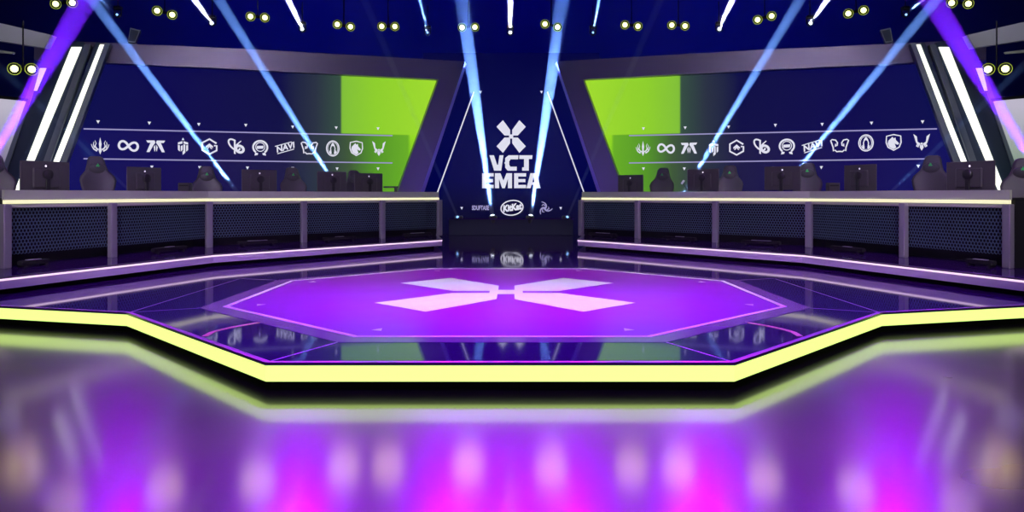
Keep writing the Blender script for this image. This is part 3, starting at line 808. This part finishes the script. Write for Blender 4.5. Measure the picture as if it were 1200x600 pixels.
def letters(spec, y0, y1):
    for ch, x0, x1 in spec:
        cflat([[(x0+(x1-x0)*x, y0+(y1-y0)*(1-y)) for x, y in p] for p in LETT[ch]], 'letter', lab='white letter ' + ch)
letters([('V', 573.5, 590), ('C', 591, 607.5), ('T', 608.5, 624)], 182, 200)
letters([('E', 565, 578.5), ('M', 580, 600), ('E', 602.5, 616.5), ('A', 617, 633.5)], 203, 220.5)
cflat(stroke([(555.5, 107.5), (512.5, 226)], 1.4), 'outline_bar'); cflat(stroke([(641.5, 107.5), (684.5, 226)], 1.4), 'outline_bar')
dots = [(563, 108), (634.5, 108), (541, 244), (657, 244)]
for x, y in dots: cflat([[(x-1.6, y-1.4), (x+1.6, y-1.4), (x+.2, y+1.8)]], 'pointer_mark')
tp = text_polys('SDUFTASE', 7.0, .04)
cflat([[(563+x*.62, 243.8-y) for x, y in p] for p in tp], 'sponsor_word', 'ink_soft')
tp = rot(text_polys('KitKat', 9.0, .055, .15), .12)
e = [[(600+x*.92, 243.5-y*1.15) for x, y in p] for p in tp]+stroke([(600+x, 243.5-y) for x, y in ell(0, 0, 13, 8.6, .15)], 1.3)
cflat(e, 'sponsor_oval')
sn = []
for k in range(3):
    a = 2*pi*k/3+.5
    pts = [(0, 0)]
    for j in range(1, 8):
        rr = 1.2*j; th = a+.22*j; pts.append((rr*math.cos(th)*1.05, rr*math.sin(th)))
    sn += stroke(pts, 2.4, .8)
    sn += stroke([(3*math.cos(a+1), 3*math.sin(a+1)), (5*math.cos(a+1.5), 5*math.sin(a+1.5)), (4.4*math.cos(a+2.0), 4.4*math.sin(a+2.0))], 1.3, .8)
cflat([[(638.5+x, 244-y) for x, y in p] for p in sn], 'sponsor_snakes', 'ink_soft')
# plinth for the floor fixtures
pl = empty('plinth', 'low black plinth in front of the centre screen', 'plinth', (0, 19.3*S, ZS))
zp = P(600, 256, 19.2).z
MB().box((0, 0, (zp-ZS)/2), (3.05*S, .55, zp-ZS), bev=.01).build('body', 'plinth', pl)
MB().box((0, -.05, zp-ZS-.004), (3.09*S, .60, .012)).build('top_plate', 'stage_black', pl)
# ------------------------------------------------------------------ lighting fixtures
def make_head(src, end, label, lens, col, power, r0, r1, group, hang=False, sc=1.0, angle=None, beamlen=None, stand=None):
    """moving head with its shaft of lit haze; src: lens centre, end: a point on the beam, r0/r1: radius there"""
    src = Vector(src); end = Vector(end); d = (end-src).normalized()
    up = -1 if hang else 1
    piv = src-d*.16*sc; floor_z = piv.z-up*.30*sc if stand is None else stand
    t = empty('moving_head', label, 'stage light', (piv.x, piv.y, floor_z), 0, group)
    L = lambda v: Vector(v)-t.location
    bz = 0
    MB().box((0, 0, up*.045*sc), (.26*sc, .20*sc, .09*sc), bev=.012).build('base', 'chair_trim', t)
    if stand is not None and abs(piv.z-up*.3*sc-stand) > .02:
        MB().cyl((0, 0, up*.09*sc), L(piv)-Vector((0, 0, up*.19*sc)), .035*sc).build('column', 'chair_trim', t)
    p = L(piv); m = MB()
    side = Vector((1, 0, 0))
    if hang: MB().cyl((0, 0, 0), (0, 0, .75*sc if sc < .9 else .3), .012).build('hanger_rod', 'chair_trim', t)
    for s in (-1, 1): m.box(tuple(p+side*s*.115*sc-Vector((0, 0, up*.08*sc))), (.03*sc, .07*sc, .22*sc), bev=.006)
    m.box(tuple(p-Vector((0, 0, up*.18*sc))), (.26*sc, .07*sc, .035*sc)); m.build('yoke', 'chair_trim', t)
    MB().lathe([(0, -.13*sc), (.06*sc, -.13*sc), (.08*sc, -.09*sc), (.085*sc, .08*sc), (.075*sc, .15*sc), (.07*sc, .16*sc), (.055*sc, .145*sc), (0, .145*sc)], p, d).build('head', 'chair_trim', t, True)
    MB().lathe([(0, .012), (r0*.8, .008), (max(r0, .02), 0)], L(src-d*.006), d).build('lens', lens, t, True)
    if power:
        ln = (end-src).length; k = (r1-r0)/ln
        BL = beamlen or (7.2-src.z)/max(d.z, .15)
        m = MB(); m.cyl(L(src+d*.02), L(src+d*BL), r0, r0+k*BL, 20)
        m.build('light_beam', 'haze', t)
        # lamp sits at the apex of the shaft
        ap = r0/k; ap = min(ap, .12)
        ang = 2*math.degrees(math.atan(k))*1.0
        l = lamp('SPOT', tuple(L(src+d*.03)), None, power, col, min(r0*.7, .03), ang*(2.6 if hang else 1.8)+.2, .3, parent=t)
        l.rotation_euler = d.to_track_quat('-Z', 'Y').to_euler()
    return t
PX = lambda w, Z: w/F*Z*S/2
bl = (.15, .35, 1.0)
BE = []
# rising shafts: source px, Z; point px, Z; width px at both
make_head(P(577, 252, 19.0), P(541, 0, 17.5), 'moving head on the plinth shooting a pale blue beam up left through the letter E', 'lens_white', (.14, .32, 1.0), 110000, PX(5, 19), PX(19, 17.5), 'beam lights in view', sc=.7, stand=zp)
make_head(P(622, 252, 19.0), P(660, 0, 17.5), 'moving head on the plinth shooting a pale blue beam up right through the letter A', 'lens_white', (.14, .32, 1.0), 110000, PX(5, 19), PX(19, 17.5), 'beam lights in view', sc=.7, stand=zp)
make_head(P(536, 254, 19.0), P(470, 100, 15.8), 'moving head at the left end of the plinth with a faint blue beam', 'lens_blue', (.1, .3, 1), 2500, PX(3, 19), PX(7, 16), 'beam lights in view', sc=.7, stand=zp)
make_head(P(665, 254, 19.0), P(731, 100, 15.8), 'moving head at the right end of the plinth with a faint blue beam', 'lens_blue', (.1, .3, 1), 2500, PX(3, 19), PX(7, 16), 'beam lights in view', sc=.7, stand=zp)
make_head(P(286, 236, 15.2), P(108, 0, 13.8), 'moving head behind the left desk, its blue beam rising left past the hexagon emblem', 'lens_white', bl, 90000, PX(5, 15.2), PX(13, 13.8), 'beam lights in view', stand=ZR)
make_head(P(405, 236, 16.2), P(257, 0, 14.6), 'moving head behind the fourth monitor of the left desk, beam rising left', 'lens_white', bl, 90000, PX(5, 16.2), PX(13, 14.6), 'beam lights in view', stand=ZR)
make_head(P(795, 236, 16.2), P(937, 0, 14.6), 'moving head behind the fourth monitor of the right desk, beam rising right', 'lens_white', bl, 90000, PX(5, 16.2), PX(13, 14.6), 'beam lights in view', stand=ZR)
make_head(P(904, 236, 15.2), P(1097, 0, 13.8), 'moving head behind the right desk, its blue beam rising right behind the middle chair', 'lens_white', bl, 90000, PX(5, 15.2), PX(13, 13.8), 'beam lights in view', stand=ZR)
make_head(P(165, 236, 14.2), P(85, 160, 13.6), 'moving head behind the left desk with a faint beam crossing the flame emblem', 'lens_blue', (.1, .3, 1), 2500, PX(3, 14), PX(6, 13.6), 'beam lights in view', stand=ZR)
make_head(P(1032, 236, 14.2), P(1107, 165, 13.6), 'moving head behind the right desk with a faint beam crossing the winged V emblem', 'lens_blue', (.1, .3, 1), 2500, PX(3, 14), PX(6, 13.6), 'beam lights in view', stand=ZR)
make_head(P(-38, 234, 11.6), P(100, 0, 10.8), 'moving head at the left end with a violet beam crossing the pylon', 'lens_violet', (.13, .004, 1.0), 38000, PX(9, 11.6), PX(26, 10.8), 'beam lights in view', stand=ZR)
make_head(P(1238, 234, 11.6), P(1092, 0, 10.8), 'moving head at the right end with a violet beam crossing the pylon', 'lens_violet', (.13, .004, 1.0), 38000, PX(9, 11.6), PX(26, 10.8), 'beam lights in view', stand=ZR)

# truss arc
HT = 3.81; trz = CZ+4.5*S
WP = 1350
def truss_pt(px, h=4.5): 
    dy = 198+abs(px-598)/500*20
    Z = F*3.81/dy; return Vector((CX+(px-VP)/F*Z*S, Z*S, CZ+h*S))
arc = [truss_pt(px) for px in range(-60, 1300, 40)]
tr = empty('lighting_truss', 'dark curved lighting truss hung over the LED walls', 'truss', (0, 17, trz))
m = MB()
for dz, dyy in ((0, 0), (.28, 0), (.14, .22)):
    m.tube([p+Vector((0, dyy, dz+.1)) for p in arc], .022, 6)
rel(m.build('chords', 'body_black', tr), tr)
m = MB()
for i, p in enumerate(arc[:-1]):
    q = arc[i+1]
    m.cyl(p+Vector((0, 0, .1)), q+Vector((0, 0, .38)), .01, n=5); m.cyl(p+Vector((0, 0, .38)), p+Vector((0, .22, .24)), .01, n=5); m.cyl(p+Vector((0, 0, .1)), q+Vector((0, .22, .24)), .01, n=5)
rel(m.build('lacing', 'body_black', tr), tr)
m = MB()
for px in (0, 300, 900, 1200):
    p = truss_pt(px); m.cyl(p+Vector((0, 0, .4)), p+Vector((0, 0, 4)), .012, n=6)
rel(m.build('hanger_cables', 'body_black', tr), tr)

def make_blinder(c, label, tilt=0, sp=.135, r=.092, facing=None, group='twin yellow blinders'):
    c = Vector(c); d = (Vector((CX, 0, CZ))-c).normalized(); d = (d+Vector((0, 0, -.1))).normalized()
    s = Vector((0, 0, 1)).cross(d).normalized(); up = d.cross(s)
    s = (s*math.cos(tilt)+up*math.sin(tilt)).normalized()
    t = empty('blinder_light', label, 'stage light', c+Vector((0, 0, .16)), 0, group)
    o = -Vector((0, 0, .16))
    m = MB()
    for k in (-1, 1): m.cyl(o+s*k*sp-d*.13, o+s*k*sp-d*.01, r*.7, r*1.05, 12)
    m.cyl(o-s*sp-d*.08, o+s*sp-d*.08, .03, n=8); m.build('housing', 'body_black', t)
    MB().cyl(o-d*.08, o+Vector((0, 0, .72))-d*.05, .012, n=8).build('bracket', 'body_black', t)
    for k in (-1, 1):
        MB().lathe([(r, .0), (r*.75, -.03), (r*.3, -.05), (0, -.055)], o+s*k*sp, d, 16).build('reflector', 'bowl', t, True)
        m = MB(); m.ball(tuple(o+s*k*sp-d*.012), r*.58, n=8); m.build('bulb', 'bulb', t, True)
    lamp('SPOT', c+d*.08, (c.x*.75, 3.0, 0), 13, (1.0, .66, .22), .34, 50, .8)
    return t
BL = [(75, 4, 'cut by the top frame edge at the far left'), (193, 15, 'second from the left on the truss'), (302, 20, 'third from the left on the truss'), (403, 30, 'fourth from the left on the truss'), (455, 31, 'left of the centre beams'), (549, 32, 'behind the left centre beam'), (646, 30, 'behind the right centre beam'), (740, 30, 'right of the centre beams'), (795, 30, 'second right of the centre beams'), (896, 21, 'above the right LED wall middle'), (1003, 14, 'above the right LED wall outer end'), (1125, 4, 'cut by the top frame edge at the far right')]
for px, py, lab in BL:
    Z = F*3.81/(HZ-py); make_blinder(P(px, py, Z), 'pair of glowing yellow blinder lamps, %s' % lab, random.uniform(-.25, .25))
for sd, px in ((-1, 27), (1, 1168)):
    p = P(px, 81, 12.6)
    make_blinder(p, 'low pair of yellow blinder lamps under the %s silver beam' % SIDE[sd], -.05*sd, sp=.11)
    q = P(px-sd*-16 if False else (45 if sd == -1 else 1152), 93, 12.6)
    t = empty('edge_glow_strip', 'short slanted strip added as yellow glow on the %s pylon edge' % SIDE[sd], 'stage light', tuple(q), 0, 'added yellow glow strips')  # added glowing strip for the yellow light on the pylon edge
    m = MB(); k = sd
    m.prism([(k*-.06-.04, 0, .17), (k*-.06+.05, 0, .17), (k*.05+.02, 0, -.17), (k*.05-.02, 0, -.17)], (0, .05, 0)); m.build('tube', 'edge_glow', t)
    m = MB(); m.prism([(k*-.06-.055, .0, .185), (k*-.06+.065, .0, .185), (k*.05+.035, .0, -.185), (k*.05-.035, .0, -.185)], (0, .08, 0)); o = m.build('housing', 'body_black', t); o.location.y = .02  # dark backing of the added glow strip, no real lamp housing
TOP = [(137, 17, 118, 0, 1, 'first'), (248, 27, 228, 0, 0, 'second'), (354, 34, 338, 0, 0, 'third'), (501, 38, 492, 0, 1, 'fourth'), (598, 38, 598, 0, 0, 'middle'), (695, 38, 702, 0, 1, 'sixth'), (843, 34, 858, 0, 0, 'seventh'), (950, 27, 969, 0, 0, 'eighth'), (1062, 17, 1080, 0, 1, 'ninth')]
for x0, y0, x1, y1, blue, lab in TOP:
    Z = F*3.62/(HZ-y0); k = 1.0
    a = P(x0, y0, Z); ex, ey = x0+(x1-x0)*(y0+60)/max(1, y0-y1), -60
    b2 = P(ex, ey, Z-5)
    ww = (3 if blue else 5)
    make_head(a, b2, '%s of nine small beam lights hung on the truss, counted from the left' % lab, 'lens_blue' if blue else 'lens_white', (.2, .45, 1) if blue else (.75, .82, 1), 60000 if blue else 260000, PX(ww*.8, Z), PX(ww*2.2, Z-5), 'beam lights on the truss', hang=True, sc=.55, beamlen=5.5)

# wash lights on a front truss above the frame: they light the stage and floor violet
YW, ZW = 14.3*S, 5.35
ft = empty('lighting_truss', 'dark straight truss near the LED walls carrying violet wash lights', 'truss', (0, YW, ZW+.62))
m = MB()
for dz, dyy in ((0, 0), (.28, 0), (.14, .22)): m.cyl((-9, dyy, dz), (9, dyy, dz), .022, n=6)
for i in range(45):
    x = -9+.4*i; m.cyl((x, 0, 0), (x+.4, 0, .28), .01, n=5); m.cyl((x, 0, .28), (x+.2, .22, .14), .01, n=5)
m.build('frame', 'body_black', ft)
for i, (px, pw) in enumerate([(150, 1.0), (355, 1.5), (525, 1.6), (600, .8), (672, 1.3), (822, 1.9), (1042, 1.5)]):
    x = CX+(px-VP)/F*14.3*S
    t = make_head((x, YW, ZW), (x*.8, 2.5, 0), '%s violet wash light from the left on the straight truss' % ['first', 'second', 'third', 'middle', 'fifth', 'sixth', 'seventh'][i], 'lens_magenta', (0, 0, 0), 0, .22, .3, 'violet wash lights', hang=True, sc=2.6)
    lamp('SPOT', (x, YW-.15, ZW-.06), (x*.7, 2.5, 0), WP*pw, (.38, .0, 1.0), .30, 45, .8)

# ------------------------------------------------------------------ lights
for x, tx in ((-2.6, -1.2), (2.6, 1.2)):                               # violet onto the octagon
    lamp('SPOT', (x, 7.6, 6.2), (tx, 6.3, 0), 420, (.45, .14, 1.0), .15, 50, .9)
lamp('SPOT', (0, 4.5, 6.8), (0, 7.9, 0), 2200, (.95, .92, 1.0), .2, 50, .9)
for sd in (-1, 1):
    lamp('SPOT', (sd*2.5, 1.0, 5.6), (sd*3.9, 11.6, 1.1), 1900, (1.0, .93, .95), .3, 46, .8)      # front light on desks
    lamp('SPOT', (sd*1.2, 6.0, 5.5), (sd*4.0, 11.2, .2), 550, (.45, .08, 1.0), .2, 60, .8)
    lamp('SPOT', (sd*1.0, 3.5, 5.8), (sd*5.5, 15.2, 3.2), 60, (.75, .62, 1.0), .4, 44, .8)
    lamp('SPOT', (sd*3.0, 14.5, 8.5), (sd*4.5, 22.5, 7.5), 1300, (.0, .0, 1.0), .3, 95, 1)         # blue on the back drape
    lamp('SPOT', (sd*8.0, 14.5, 8.5), (sd*9.0, 22.5, 6.0), 600, (.0, .0, 1.0), .3, 95, 1)

lamp('SPOT', (0, -2.5, 5.5), (0, 3.2, 0), 1500, (.36, .02, 1.0), .3, 80, .8)  # added violet fill from behind the camera, no fixture
for sd in (-1, 1):
    lamp('SPOT', (sd*4.2, 9.5, 5.4), (sd*8.6, 11.9, 4.0), 500, (.9, .9, 1.0), .2, 40, .8)  # added spot to brighten the silver side beams
    lamp('SPOT', (sd*.2, 14.2, .45), (sd*1.75, 16.2, 2.2), 120, (.3, .16, 1.0), .1, 55, .9)  # added violet spot on the inner frame edges, no fixture
w = bpy.data.worlds.new('World'); bpy.context.scene.world = w; w.use_nodes = True
w.node_tree.nodes['Background'].inputs[0].default_value = (.0, .0, .012, 1)
w.node_tree.nodes['Background'].inputs[1].default_value = 1.0

# ------------------------------------------------------------------ camera
cam = bpy.data.cameras.new('Camera'); co = bpy.data.objects.new('Camera', cam); C.objects.link(co)
co.location = (CX, 0, CZ); co.rotation_euler = (pi/2, 0, 0)
cam.sensor_width = 36; cam.lens = F/1200*36
cam.shift_x = -(VP-600)/1200; cam.shift_y = -(300-HZ)/1200
cam.clip_start = .05; cam.clip_end = 200
sc = bpy.context.scene; sc.camera = co
sc.view_settings.view_transform = 'Standard'; sc.view_settings.look = 'None'
sc.view_settings.exposure = 0; sc.view_settings.gamma = 1; sc.view_settings.use_curve_mapping = False
